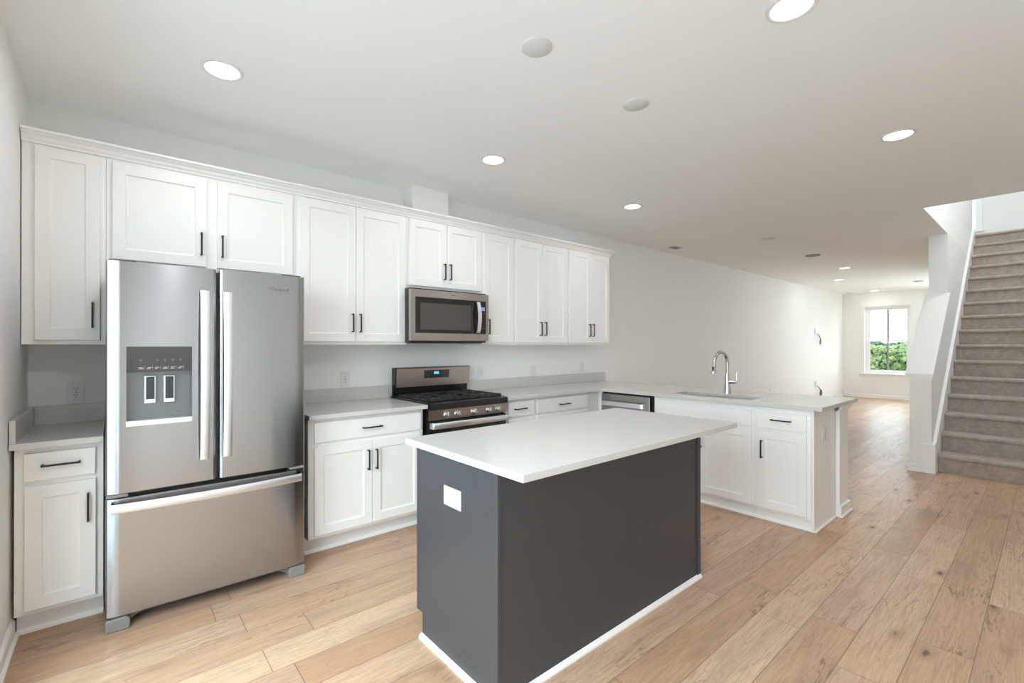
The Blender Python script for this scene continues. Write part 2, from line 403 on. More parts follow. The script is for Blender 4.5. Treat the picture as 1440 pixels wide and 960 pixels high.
# patio door in the left wall (behind the camera's left shoulder)
d = struct('door_1', (lambda b: (box(b, -7.0, -6.985, -3.98, -3.9, 0, 2.40, bev=.003), box(b, -7.0, -6.985, -1.15, -1.07, 0, 2.40, bev=.003), box(b, -7.0, -6.985, -3.9, -1.15, 2.32, 2.40, bev=.003)) and b)(BM()), TRIM)
for k, (a, b, xs) in enumerate(((-3.9, -2.96, -7.12), (-3.01, -2.05, -7.08), (-2.10, -1.15, -7.12))):
    g = BM(); s = .07
    box(g, xs, xs+.035, a, a+s, .02, 2.32); box(g, xs, xs+.035, b-s, b, .02, 2.32); box(g, xs, xs+.035, a+s, b-s, .02, .12); box(g, xs, xs+.035, a+s, b-s, 2.24, 2.32)
    p = obj('door_panel', g, VINYL, d); obj('pane', B(xs+.014, xs+.02, a+s, b-s, .12, 2.24), GLASS, p)
obj('threshold', B(-7.18, -7.0, -3.9, -1.15, 0, .02), VINYL, d)
# six-panel door on the right wall (seen reflected in the appliances)
d = struct('door_2', (lambda b: (box(b, -2.70, -2.61, -4.3, -4.28, 0, 2.13, bev=.003), box(b, -1.69, -1.60, -4.3, -4.28, 0, 2.13, bev=.003), box(b, -2.61, -1.69, -4.3, -4.28, 2.04, 2.13, bev=.003)) and b)(BM()), TRIM)
g = BM(); box(g, -2.61, -1.69, -4.3, -4.275, 0.006, 2.04)
for xa, xb in ((-2.50, -2.20), (-2.10, -1.80)):
    for za, zb in ((.22, .85), (.98, 1.62), (1.73, 1.94)):
        box(g, xa, xb, -4.275, -4.269, za, zb, bev=.002); box(g, xa+.03, xb-.03, -4.27, -4.262, za+.03, zb-.03, bev=.004)
dl = obj('door_leaf', g, TRIM, d)
obj('door_handle', tube(BM(), [(-1.76, -4.275, .95), (-1.76, -4.22, .95), (-1.78, -4.215, .95), (-1.86, -4.215, .95)], .009), STEELH, d, smooth=True)

# ------------------------------------------------------------------ staircase
rise, run, sx0 = .195, .2511, .1227
st = thing('staircase', 'straight staircase in taupe carpet climbing beside the sloped white half wall', 'staircase', (sx0, -3.38, 0))
for i in range(16):
    x0 = sx0 + run*i; z0 = rise*i; z1 = z0+rise; x1 = x0+run+.02 if i < 15 else 3.9
    pts = [(x0, z0), (x0, z1-.045)]
    r = .02
    for k in range(7):
        a = -PI/2 - PI*k/6
        pts.append((x0-.008+r*math.cos(a)*1.1, z1-.024+r*math.sin(a)*1.15))
    pts += [(x1, z1), (x1, z0)]
    obj('step', prism(BM(), pts, 'y', -3.895, -2.868), CARPET, st, smooth=True)
bm = BM(); sl = rise/run
zt = lambda x: .195+.13+(x-.098)*sl
prism(bm, [(-.045, 0), (.15, 0), (3.86, 2.78), (3.86, zt(3.78)+.03), (3.78, zt(3.78)), (.035, .32), (-.045, .31)], 'y', -2.8665, -2.8365)
obj('skirt_board', bm, TRIM, st)
obj('skirt_return', B(-.045, -.0305, -2.8365, -2.757, 0, .31, bev=.002), TRIM, st)

# ------------------------------------------------------------------ cabinets
def shaker(x0, x1, z0, z1, y=0.0, t=.02, fr=.058, rec=.008):
    """a shaker door: its face at y-t, back at y (facing -Y)"""
    bm = BM(); yf = y-t
    def ring(dx, yy): return [bm.verts.new((a, yy, b)) for a, b in ((x0+dx, z0+dx), (x1-dx, z0+dx), (x1-dx, z1-dx), (x0+dx, z1-dx))]
    R = [ring(0, y), ring(0, yf+.0015), ring(.0015, yf), ring(fr, yf), ring(fr+.002, yf+rec-.002), ring(fr+.009, yf+rec)]
    for a, b in zip(R, R[1:]):
        for k in range(4): bm.faces.new((a[k], a[(k+1) % 4], b[(k+1) % 4], b[k]))
    bm.faces.new(R[-1]); bm.faces.new(R[0][::-1]); bmesh.ops.recalc_face_normals(bm, faces=bm.faces[:]); return bm
def slab(x0, x1, z0, z1, y=0.0, t=.02): return B(x0, x1, y-t, y, z0, z1, bev=.0025)
def pull(x, z, y, vertical, L=.137, m=None):
    """square black bar pull centred at x,z on a face at y (facing -Y)"""
    bm = BM(); h = L/2; w = .0045
    if vertical:
        box(bm, x-w, x+w, y-.032, y-.023, z-h, z+h, bev=.001); box(bm, x-w, x+w, y-.024, y, z-h, z-h+.009); box(bm, x-w, x+w, y-.024, y, z+h-.009, z+h)
    else:
        box(bm, x-h, x+h, y-.032, y-.023, z-w, z+w, bev=.001); box(bm, x-h, x-h+.009, y-.024, y, z-w, z+w); box(bm, x+h-.009, x+h, y-.024, y, z-w, z+w)
    return bm
def cabinet(label, cat, x0, x1, z0, z1, depth, doors, drawers=(), toe=0, toe_rec=.08, loc=None, rz=0, m=None, group=None, name='wall_cabinet', false=(), trimtoe=True, hollow=False):
    """local frame: face frame at y=0 facing -Y, body behind it. doors: (xa, xb, za, zb, handle x, handle z or None)"""
    m = m or CAB
    o = thing(name, label, cat, loc, rz, group)
    bm = BM(); zb = z0
    if hollow:
        box(bm, x0, x1, toe_rec, depth, 0, .14); box(bm, x0, x1, 0, .02, toe, z1); box(bm, x0, x1, depth-.012, depth, .14, z1)
        box(bm, x0, x0+.016, .02, depth-.012, .14, z1); box(bm, x1-.016, x1, .02, depth-.012, .14, z1)
    elif toe:
        prism(bm, [(0, toe), (0, z1), (depth, z1), (depth, 0), (toe_rec, 0), (toe_rec, toe)], 'x', x0, x1)
    else: box(bm, x0, x1, 0, depth, zb, z1)
    obj('cabinet_body', bm, m, o, local=True, bevel=.0015)
    if toe and trimtoe:
        obj('toe_trim', prism(BM(), [(toe_rec, 0), (toe_rec-.016, 0), (toe_rec-.014, .01), (toe_rec-.006, .02), (toe_rec, .021)], 'x', x0, x1), TRIM, o, local=True)
    for xa, xb, za, zz, hx, hz in doors:
        d = obj('door', shaker(xa, xb, za, zz), m, o, local=True)
        if hx is not None: obj('handle', pull(hx, hz, -.02, True), BLACKM, d, local=True)
    for xa, xb, za, zz, hx, hz in drawers:
        d = obj('drawer', slab(xa, xb, za, zz), m, o, local=True)
        if hx is not None: obj('handle', pull(hx, hz, -.02, False), BLACKM, d, local=True)
    for xa, xb, za, zz in false:
        obj('false_front', slab(xa, xb, za, zz), m, o, local=True)
    return o
WG = 'white shaker wall cabinets'
DT, DB, UB, UT = 2.386, 1.386, 1.363, 2.42
def upper(label, x0, x1, doors, z0=UB, db=DB, dt=DT, depth=.303):
    cx = (x0+x1)/2
    return cabinet(label, 'cabinet', x0-cx, x1-cx, z0-z0, UT-z0, depth, [(a-cx, b-cx, db-z0, dt-z0, h-cx, hz-z0) for a, b, h, hz in doors], loc=(cx, -.305, z0), group=WG)
upper('narrow single-door white wall cabinet in the corner left of the fridge', -6.995, -6.670, [(-6.947, -6.694, -6.724, 1.522)])
upper('short wide white wall cabinet with two doors directly above the fridge', -6.669, -5.677, [(-6.644, -6.2015, -6.23, 1.974), (-6.1455, -5.7024, -6.12, 1.972)], z0=1.80, db=1.8385, dt=2.374)
upper('tall two-door white wall cabinet between fridge and microwave', -5.676, -4.830, [(-5.6505, -5.259, -5.287, 1.524), (-5.256, -4.847, -5.228, 1.524)])
upper('short two-door white wall cabinet directly above the microwave', -4.829, -4.071, [(-4.812, -4.457, -4.485, 1.981), (-4.454, -4.0877, -4.427, 1.983)], z0=1.822, db=1.846)
upper('narrow single-door white wall cabinet just right of the microwave', -4.070, -3.682, [(-4.0524, -3.6967, -4.008, 1.528)])
upper('two-door white wall cabinet, second from the right end of the upper row', -3.681, -2.917, [(-3.666, -3.304, -3.338, 1.524), (-3.301, -2.935, -3.271, 1.526)])
upper('two-door white wall cabinet at the right end of the upper row', -2.916, -2.185, [(-2.8988, -2.538, -2.575, 1.524), (-2.535, -2.2028, -2.513, 1.525)])
# crown moulding along the top, returning to the wall at its right end
pr = [(-.303, 2.395), (-.318, 2.395), (-.322, 2.405), (-.330, 2.412), (-.338, 2.425), (-.352, 2.434), (-.358, 2.441), (-.368, 2.443), (-.368, 2.455), (-.30, 2.455)]
bm = BM()
A = [bm.verts.new((-6.995, p[0], p[1])) for p in pr]
Bv = [bm.verts.new((-2.185+(-.305-p[0])*.9, p[0], p[1])) for p in pr]
Cv = [bm.verts.new((-2.185+(-.305-p[0])*.9, -.003, p[1])) for p in pr]
for P, Q in ((A, Bv), (Bv, Cv)):
    for k in range(len(pr)-1): bm.faces.new((P[k], P[k+1], Q[k+1], Q[k]))
bm.faces.new(A); bmesh.ops.recalc_face_normals(bm, faces=bm.faces[:])
box(bm, -6.995, -2.19, -.305, -.003, 2.4202, 2.43)
tag(obj('crown_moulding', bm, TRIM), 'white stepped crown moulding along the tops of all wall cabinets', 'moulding')

# base cabinets on the back wall: face frame y=-.61
def base(label, x0, x1, doors, drawers, loc_y=-.61, depth=.60, **k):
    cx = (x0+x1)/2
    return cabinet(label, 'cabinet', x0-cx, x1-cx, 0, .883, depth, [(a-cx, b-cx, c, d, h-cx, hz) for a, b, c, d, h, hz in doors],
                   [(a-cx, b-cx, c, d, h-cx, hz) for a, b, c, d, h, hz in drawers], toe=.112, loc=(cx, loc_y, 0), name='base_cabinet', **k)
BG = 'white shaker base cabinets'
base('narrow white base cabinet with one drawer and door in the corner left of the fridge', -6.984, -6.675, [(-6.950, -6.703, .135, .705, -6.731, .573)], [(-6.952, -6.705, .729, .858, -6.826, .799)], group=BG)
base('white base cabinet with one wide drawer over two doors between fridge and range', -5.690, -4.858, [(-5.656, -5.267, .135, .705, -5.299, .574), (-5.262, -4.882, .135, .705, -5.24, .571)], [(-5.657, -4.882, .731, .860, -5.27, .797)], group=BG)
base('narrow white base cabinet with a small drawer right of the range', -4.054, -3.692, [(-4.022, -3.711, .135, .705, -3.98, .573)], [(-4.022, -3.711, .731, .864, -3.89, .799)], group=BG)
base('white base cabinet with a wider drawer in the corner by the dishwasher', -3.691, -2.775, [(-3.671, -3.315, .135, .705, -3.35, .573), (-3.312, -2.955, .135, .705, -3.277, .573)], [(-3.672, -2.957, .731, .862, -3.319, .796)], group=BG)

# peninsula: face frames at x=-2.766 facing -X.  local x runs towards -Y
def pen(label, y0, y1, doors, drawers, false=(), hollow=False):
    # y0 > y1 ; local x = y0 - y
    f = lambda v: y0 - v
    return cabinet(label, 'cabinet', 0, y0-y1, 0, .883, .488, [(f(a), f(b), c, d, f(h), hz) for a, b, c, d, h, hz in doors],
                   [(f(a), f(b), c, d, f(h), hz) for a, b, c, d, h, hz in drawers], toe=.078, toe_rec=.022, loc=(-2.766, y0, 0), rz=-PI/2, name='base_cabinet', group=BG, hollow=hollow,
                   false=[(f(a), f(b), c, d) for a, b, c, d in false])
pen('white sink base cabinet in the peninsula with a plain false front under the sink', -1.262, -2.149,
    [(-1.285, -1.690, .100, .692, -1.660, .555), (-1.696, -2.127, .100, .692, -1.724, .555)], [], false=[(-1.285, -2.127, .716, .842)], hollow=True)
endcab = pen('white base cabinet with drawer and door at the open end of the peninsula', -2.150, -2.535,
    [(-2.177, -2.508, .100, .695, -2.208, .553)], [(-2.177, -2.508, .716, .842, -2.344, .788)])
obj('end_panel', B(.387, .403, -.002, .489, 0, .883, bev=.001), CAB, endcab, local=True)
obj('shoe_moulding', B(.403, .419, -.002, .480, 0, .018, bev=.005), TRIM, endcab, local=True)
# end panel and the half wall behind the peninsula cabinets
pw = thing('peninsula_wall', 'white half wall with base and capital mouldings closing the back of the kitchen peninsula', 'half wall', (-2.13, -1.3, 0))
obj('wall_body', B(-2.262, -2.01, -2.575, -.003, 0, .883), TRIM, pw)
obj('edge_trim', B(-2.268, -2.24, -2.582, -2.555, .0, .84, bev=.002), TRIM, pw)
bm = BM()
for k, (e, za, zb) in enumerate(((.006, .828, .840), (.012, .840, .853), (.020, .853, .868), (.028, .868, .883))):
    box(bm, -2.262, -2.01+e, -2.575-e, -.003, za, zb, bev=.002)
obj('capital_moulding', bm, TRIM, pw)
bm = BM(); box(bm, -2.266, -1.994, -2.592, -.003, 0, .085, bev=.003); box(bm, -2.27, -1.982, -2.604, -.003, 0, .016, bev=.005)
obj('base_moulding', bm, TRIM, pw)

# ------------------------------------------------------------------ counters
def cells(xs, ys, keep, z0, z1):
    bm = BM(); V = {}
    def v(i, j, z):
        k = (i, j, z)
        if k not in V: V[k] = bm.verts.new((xs[i], ys[j], z))
        return V[k]
    K = {(i, j) for i in range(len(xs)-1) for j in range(len(ys)-1) if keep(i, j)}
    for i, j in K:
        bm.faces.new((v(i, j, z1), v(i+1, j, z1), v(i+1, j+1, z1), v(i, j+1, z1))); bm.faces.new((v(i, j, z0), v(i, j+1, z0), v(i+1, j+1, z0), v(i+1, j, z0)))
        for di, dj, a, b in ((-1, 0, (i, j), (i, j+1)), (1, 0, (i+1, j), (i+1, j+1)), (0, -1, (i, j), (i+1, j)), (0, 1, (i, j+1), (i+1, j+1))):
            if (i+di, j+dj) not in K: bm.faces.new((v(*a, z0), v(*b, z0), v(*b, z1), v(*a, z1)))
    bmesh.ops.recalc_face_normals(bm, faces=bm.faces[:]); return bm
CZ0, CZ1 = .885, .914
c1 = thing('countertop', 'short white quartz countertop with side splash in the corner left of the fridge', 'countertop', (-6.83, -.33, CZ0))
obj('counter_slab', B(-6.995, -6.674, -.665, -.003, CZ0, CZ1, bev=.002), QUARTZ, c1)
obj('backsplash', B(-6.974, -6.674, -.024, -.003, CZ1, 1.018, bev=.0015), QUARTZ, c1)
obj('side_splash', B(-6.995, -6.975, -.655, -.003, CZ1, 1.018, bev=.0015), QUARTZ, c1)
c2 = thing('countertop', 'white quartz countertop between the fridge and the range', 'countertop', (-5.27, -.33, CZ0))
obj('counter_slab', B(-5.700, -4.845, -.665, -.003, CZ0, CZ1, bev=.002), QUARTZ, c2)
obj('backsplash', B(-5.700, -4.845, -.024, -.003, CZ1, 1.018, bev=.0015), QUARTZ, c2)
c3 = thing('countertop', 'L-shaped white quartz countertop running from the range along the peninsula with sink', 'countertop', (-2.6, -1.0, CZ0))
SX0, SX1, SY0, SY1 = -2.672, -2.392, -2.085, -1.385
xs = [-4.052, -2.81, SX0, SX1, -1.885]; ys = [-2.615, SY0, SY1, -.665, -.003]
def keep(i, j):
    if i == 0 and j < 3: return False
    return not (i == 2 and j == 1)
obj('counter_slab', cells(xs, ys, keep, CZ0, CZ1), QUARTZ, c3, bevel=.002)
obj('backsplash', B(-4.052, -1.89, -.024, -.003, CZ1, 1.018, bev=.0015), QUARTZ, c3)
# sink
sk = thing('kitchen_sink', 'undermounted stainless steel sink set into the peninsula countertop', 'sink', (-2.532, -1.735, .70))
bm = BM()
def rr(x0, x1, y0, y1, r, z, n=5):
    out = []
    for cx, cy, a0 in ((x1-r, y1-r, 0), (x0+r, y1-r, PI/2), (x0+r, y0+r, PI), (x1-r, y0+r, 1.5*PI)):
        for k in range(n+1):
            a = a0+PI/2*k/n; out.append(bm.verts.new((cx+r*math.cos(a), cy+r*math.sin(a), z)))
    return out
rs = [rr(SX0-.012, SX1+.012, SY0-.012, SY1+.012, .03, .8835), rr(SX0+.002, SX1-.002, SY0+.002, SY1-.002, .035, .8835), rr(SX0+.006, SX1-.006, SY0+.006, SY1-.006, .035, .73), rr(SX0+.03, SX1-.03, SY0+.03, SY1-.03, .03, .70)]
for a, b in zip(rs, rs[1:]):
    for k in range(len(a)): bm.faces.new((a[k], a[(k+1) % len(a)], b[(k+1) % len(a)], b[k]))
bm.faces.new(rs[-1])
obj('basin', bm, mat('sink_steel', (.12, .115, .11, 1), .45, metal=1, bump=.01), sk, smooth=True)
obj('drain', lathe(BM(), [(.045, .7005), (.045, .704), (.036, .705), (.03, .702)], (-2.532, -1.735, 0)), CHROME, sk, smooth=True)
# faucet
fx, fy = -2.322, -1.736
fa = thing('kitchen_faucet', 'tall chrome gooseneck faucet with side lever standing behind the sink', 'faucet', (fx, fy, CZ1))
obj('faucet_base', lathe(BM(), [(.034, CZ1), (.034, CZ1+.005), (.031, CZ1+.02), (.0255, CZ1+.08), (.0205, CZ1+.14), (.017, CZ1+.18)], (fx, fy, 0)), CHROME, fa, smooth=True)
pts = [(fx, fy, CZ1+.165), (fx, fy, CZ1+.28)]
dx, dy = -.97, .22                                 # spout swings towards the sink
rad = .088
for k in range(1, 15):
    a = PI*k/14
    o_ = rad*(1-math.cos(a)); pts.append((fx+dx*o_, fy+dy*o_, CZ1+.28+rad*1.15*math.sin(a)))
e = pts[-1]
obj('gooseneck', tube(BM(), pts, .0150, 14), CHROME, fa, smooth=True)
sh = tube(BM(), [(e[0], e[1], e[2]+.01), (e[0]+dx*.004, e[1], e[2]-.03), (e[0]+dx*.010, e[1]+dy*.01, e[2]-.078), (e[0]+dx*.012, e[1]+dy*.012, e[2]-.092)], [.016, .0175, .021, .025], 16)
so = obj('spray_head', sh, CHROME, fa, smooth=True)
obj('spray_button', B(e[0]-.028, e[0]-.016, e[1]-.007, e[1]+.007, e[2]-.065, e[2]-.03, bev=.002), BLACK, so)
obj('lever_hub', tube(BM(), [(fx, fy-.015, CZ1+.105), (fx, fy-.062, CZ1+.105)], .0155, 14), CHROME, fa, smooth=True)
obj('lever', tube(BM(), [(fx, fy-.072, CZ1+.093), (fx+.002, fy-.080, CZ1+.13), (fx+.004, fy-.084, CZ1+.20)], [.006, .005, .0045], 10), CHROME, fa, smooth=True)
obj('lever_cap', tube(BM(), [(fx, fy-.060, CZ1+.105), (fx, fy-.080, CZ1+.105)], .012, 14), CHROME, fa, smooth=True)

# ------------------------------------------------------------------ island
IX0, IX1, IY0, IY1 = -5.535, -4.004, -2.319, -1.735
isl = thing('kitchen_island', 'dark graphite kitchen island cabinet under a white quartz top', 'island', ((IX0+IX1)/2, (IY0+IY1)/2, 0))
bm = BM(); prism(bm, [(IY0, 0), (IY0, .884), (IY1, .884), (IY1, .113), (-1.775, .113), (-1.775, 0)], 'x', IX0+.012, IX1-.006)
obj('cabinet_body', bm, ISLE, isl)
bm = BM(); prism(bm, [(IY0+.003, 0), (IY0+.003, .884), (IY1-.004, .884), (IY1-.004, .113), (-1.772, .113), (-1.772, 0)], 'x', IX0, IX0+.013)
obj('end_panel', bm, ISLE, isl, bevel=.001)
obj('back_panel', B(IX0+.012, IX1-.03, IY0-.006, IY0+.001, 0, .884), ISLE, isl)
obj('corner_strip', B(IX0-.003, IX0+.014, IY0-.010, IY0+.022, .0, .884, bev=.002), ISLE, isl)
obj('corner_strip', B(IX1-.03, IX1+.004, IY0-.014, IY0+.02, 0, .884, bev=.002), ISLE, isl)
obj('corner_strip', B(IX0-.002, IX0+.03, IY1-.004, IY1+.012, .113, .884, bev=.002), ISLE, isl)
w3 = (IX1-IX0-.04)/3
for k in range(3):
    a = IX0+.02+w3*k; b = a+w3-.006
    for nm, za, zb in (('drawer', .73, .862), ('door', .135, .705)):
        m4 = Matrix.Translation((0, 0, 0))
        cx = (a+b)/2
        g = slab(a-cx, b-cx, za, zb) if nm == 'drawer' else shaker(a-cx, b-cx, za, zb)
        h = pull(0, .797, -.02, False) if nm == 'drawer' else pull((b-cx)-.03, .57, -.02, True)
        T = Matrix.Translation((cx, IY1+.012 if False else IY1, 0)) @ Matrix.Rotation(PI, 4, 'Z')
        d = obj(nm, xf(g, T), ISLE, isl)
        obj('handle', xf(h, T), BLACKM, d)
bm = BM(); pr = [(0, 0), (-.016, 0), (-.016, .008), (-.010, .018), (0, .022)]
prism(bm, [(IX0-.002+p[0], p[1]) for p in pr], 'y', IY0-.026, -1.770)
obj('shoe_moulding', bm, TRIM, isl)
bm = BM(); prism(bm, [(IY0-.009+p[0], p[1]) for p in pr], 'x', IX0-.018, IX1-.002)
obj('shoe_moulding', bm, TRIM, isl)
tag(obj('island_countertop', B(-5.568, -3.908, -2.504, -1.670, CZ0, CZ1, bev=.0025), QUARTZ), 'thick white quartz countertop overhanging the dark graphite island', 'countertop')

# ------------------------------------------------------------------ outlets
def socket(bm_f, bm_s, x, z, y):
    """one receptacle: round-ish raised face + slots, facing -Y"""
    lathe(bm_f, [(.0165, y), (.0165, y-.0025), (.015, y-.003)], (x, 0, z), 20, 'y')
    for dx in (-.006, .006): box(bm_s, x+dx-.0012, x+dx+.0012, y-.0036, y-.0029, z-.001, z+.008)
    box(bm_s, x-.0022, x+.0022, y-.0036, y-.0029, z-.011, z-.006)
def outlet(label, loc, rz=0, horiz=False, w=.075, h=.122, style='duplex', slot=None, cat='outlet', name='wall_outlet', group=None):
    o = thing(name, label, cat, loc, rz, group)
    R = Matrix.Rotation(PI/2, 4, 'Y') if horiz else Matrix.Identity(4)
    obj('cover_plate', xf(B(-w/2, w/2, -.006, -.0006, -h/2, h/2, bev=.0025), R), PLAST, o, local=True)
    f, s = BM(), BM()
    if style == 'duplex':
        socket(f, s, 0, .0195, -.0055); socket(f, s, 0, -.0195, -.0055)
        lathe(s, [(.003, -.0055), (.003, -.0066)], (0, 0, 0), 10, 'y')
    elif style == 'decora':
        box(f, -.0165, .0165, -.0085, -.0055, -.034, .034, bev=.001)
        for dz in (.02, -.02):
            for dx in (-.006, .006): box(s, dx-.0014, dx+.0014, -.0092, -.0084, dz-.002, dz+.006)
            box(s, -.0022, .0022, -.0092, -.0084, dz-.010, dz-.006)
        box(s, -.006, .006, -.0092, -.0084, -.003, .003)
    else:
        box(f, -.0165, .0165, -.0085, -.0055, -.034, .034, bev=.001); box(s, -.015, .015, -.0088, -.0084, -.0007, .0007)
    obj('socket_face' if style != 'switch' else 'rocker', xf(f, R), PLAST, o, local=True)
    obj('slots', xf(s, R), slot or SLOT, o, local=True)
    return o
OG = 'outlets on the kitchen back wall'
outlet('white outlet on the shaded wall of the corner counter left of the fridge', (-6.804, 0, 1.087), group=OG)
outlet('white outlet above the counter between fridge and range', (-5.215, 0, 1.087), style='decora', slot=SLOTG, group=OG)
outlet('white outlet on the back wall just right of the range', (-3.846, 0, 1.095), style='decora', slot=SLOTG, group=OG)
outlet('white wall plate below the second wall cabinet from the right', (-3.126, 0, 1.075), style='switch', slot=SLOTG, group=OG)
outlet('white wall plate furthest right on the backsplash wall below the last wall cabinet', (-2.31, 0, 1.09), style='switch', slot=SLOTG, group=OG)
outlet('white sideways outlet on the graphite end panel of the island', (IX0, -2.027, .711), rz=-PI/2, horiz=True, w=.082, h=.128, slot=SLOTG)
outlet('white outlet plate on the end panel of the peninsula', (-2.553, -2.553, .697), w=.10, h=.114, style='decora', slot=SLOTG)
outlet('small white outlet low on the long bare wall behind the peninsula', (3.44, 0, .43), slot=SLOTG)
for z, lab in ((1.585, 'white box with loose grey wire, upper one near the end of the long bare wall'), (.335, 'white box with coiled grey wire, lower one near the end of the long bare wall')):
    o = thing('cable_box', lab, 'cable box', (6.2, 0, z), group='wired boxes on the long bare wall')
    bm = BM(); box(bm, 6.13, 6.27, -.018, -.0006, z+.02, z+.17, bev=.003); box(bm, 6.15, 6.25, -.020, -.017, z+.04, z+.15, bev=.002)
    obj('box', bm, PLAST, o)
    pts = [(6.24, -.018, z+.05), (6.30, -.05, z+.0), (6.36, -.05, z-.06)]
    n = 14
    for k in range(n*2 if z < 1 else n):
        a = PI/2 - 2*PI*k/n; pts.append((6.37+.05*math.cos(a), -.045-.001*k, z-.12+.075*math.sin(a) - (.0 if z < 1 else .002*k)))
    obj('wire', tube(BM(), pts, .009, 8), WIRE, o, smooth=True)

# ------------------------------------------------------------------ ceiling fixtures
def downlight(label, x, y, on=True, power=DOWNLIGHT_W, z=H):
    o = thing('recessed_light', label, 'ceiling light', (x, y, z), group='recessed ceiling lights')
    bm = BM(); lathe(bm, [(.093, 0), (.093, -.004), (.088, -.007), (.079, -.007), (.074, -.003), (.074, 0)], seg=40); obj('trim_ring', bm, PLAST, o, local=True, smooth=True)
    obj('lens', lathe(BM(), [(.0735, -.001), (.0735, -.0045), (.05, -.0055)], seg=40), LAMP, o, local=True, smooth=True)
    l = bpy.data.lights.new('downlight', 'AREA'); l.shape = 'DISK'; l.size = .14; l.energy = power; l.color = (.96, .98, 1)
    q = bpy.data.objects.new('lamp_glow', l); COL.objects.link(q); q.parent = o; q.location = (0, 0, -.009)
    return o
downlight('lit recessed ceiling light above the fridge', -6.225, -1.014)
downlight('lit recessed ceiling light cut by the top edge of the picture', -4.54, -2.99)
downlight('lit recessed ceiling light in front of the cabinet duct chase', -4.499, -1.012)
downlight('lit recessed ceiling light above the dishwasher corner', -2.73, -1.0)
downlight('lit recessed ceiling light nearest the stair opening', -2.73, -3.02)
downlight('lit recessed ceiling light outside the picture nearest the glass patio door', -6.22, -3.0, power=9.0)
downlight('unseen recessed ceiling light added upstairs to brighten the stairwell', 1.6, -3.38, z=5.5, power=22)  # unseen lamp, added because the stair shaft was too dark
downlight('lit recessed ceiling light, nearest of the three small ones over the living area', 3.255, -1.29, power=3.0)
downlight('lit recessed ceiling light, middle of the three small ones over the living area', 4.931, -.79, power=3.0)
downlight('lit recessed ceiling light closest to the far window wall', 7.95, -.78, power=1.5)
def cover(label, x, y, r, m=COVER, name='ceiling_cover', cat='ceiling cover', group='round ceiling covers'):
    o = lathe(BM(), [(r, 0), (r, -.006), (r-.006, -.010), (.004, -.011)], seg=40)
    o = obj(name, o, m, smooth=True); o.location = (x, y, H); return tag(o, label, cat, group)
cover('round blank ceiling cover above the island, the nearer of the pair', -5.153, -2.146, .07)
cover('round blank ceiling cover above the island, the farther of the pair', -4.374, -2.147, .07)
cover('pale round ceiling speaker cover beyond the peninsula', -.226, -1.323, .085)
cover('grey round ceiling cover in the passage before the small living lights', 1.496, -1.312, .10, GREYV)
cover('small grey round ceiling cover close to the sloped half wall column', 6.494, -1.813, .09, GREYV)
cover('faint round ceiling cover in the far corner by the window wall', 8.1, -.22, .08)
v = thing('ceiling_vent', 'small dark rectangular supply vent in the ceiling near the long wall', 'vent', (-.64, -.27, H))
bm = BM(); box(bm, -.74, -.54, -.33, -.21, H-.006, H-.0005, bev=.002); obj('frame', bm, COVER, v)
bm = BM()
for k in range(5): box(bm, -.725, -.555, -.318+.022*k, -.304+.022*k, H-.010, H-.006)
obj('louvres', bm, GREYV, v)

# ------------------------------------------------------------------ refrigerator
FX0, FX1, FY = -6.667, -5.765, -.800
fr = thing('refrigerator', 'stainless steel french-door refrigerator with water dispenser and bottom freezer drawer', 'refrigerator', ((FX0+FX1)/2, -.4, 0))
obj('case', B(FX0+.006, FX1-.006, -.70, -.03, .04, 1.745, bev=.004), DKGREY, fr)
def front(x0, x1, z0, z1, hole=None, ro=.034, ri=.012, outer='l', yb=-.715, both=False):
    """steel door with rounded vertical edges; 'outer' names the side with the broad curve"""
    L_, R_ = outer == 'l' or both, outer == 'r' or both
    P = [(x0, yb)]
    n = 6
    def edge(xe, sg, broad):
        """from the side face inward to the flat of the door"""
        rr_, wd, sag = (.012, .060, .010) if broad else (.008, .014, .003)
        out = []
        for k in range(n+1):
            a = PI/2*k/n; out.append((xe+sg*rr_*(1-math.cos(a)), FY+sag+rr_*(1-math.sin(a))))
        for k in range(1, 9):
            t = k/8; out.append((xe+sg*(rr_+(wd-rr_)*t), FY+sag*(1-t)**2))
        return out
    P += edge(x0, 1, L_)
    xs_in = []
    if hole: xs_in = [hole[0], hole[1]]
    m0 = P[-1][0]; E2 = edge(x1, -1, R_)[::-1]; m1 = E2[0][0]
    mids = [m0+(m1-m0)*k/10 for k in range(1, 10)]
    if hole: mids = [m for m in mids if abs(m-hole[0]) > .012 and abs(m-hole[1]) > .012]
    for m in sorted(mids+xs_in): P.append((m, FY-.003*(1-((m-(m0+m1)/2)/((m1-m0)/2))**2)))
    P += E2
    P.append((x1, yb))
    zs = [z0, z1] if not hole else [z0, hole[2], hole[3], z1]
    bm = BM(); V = [[bm.verts.new((p[0], p[1], z)) for p in P] for z in zs]
    for j in range(len(zs)-1):
        for i in range(len(P)-1):
            if hole and j == 1 and P[i][0] >= hole[0]-1e-6 and P[i+1][0] <= hole[1]+1e-6: continue
            bm.faces.new((V[j][i], V[j][i+1], V[j+1][i+1], V[j+1][i]))
        bm.faces.new((V[j][-1], V[j][0], V[j+1][0], V[j+1][-1]))
    bm.faces.new(V[0][::-1]); bm.faces.new(V[-1])
    bmesh.ops.recalc_face_normals(bm, faces=bm.faces[:])
    return bm
HX0, HX1, HZ0, HZ1 = -6.590, -6.327, .990, 1.352
dl = obj('door', front(FX0, -6.219, .650, 1.762, hole=(HX0, HX1, HZ0, HZ1), outer='l'), STEEL, fr, smooth=True)
dr = obj('door', front(-6.204, FX1, .650, 1.762, outer='r'), STEEL, fr, smooth=True)
dz = obj('freezer_drawer', front(FX0, FX1, .068, .626, both=True), STEEL, fr, smooth=True)
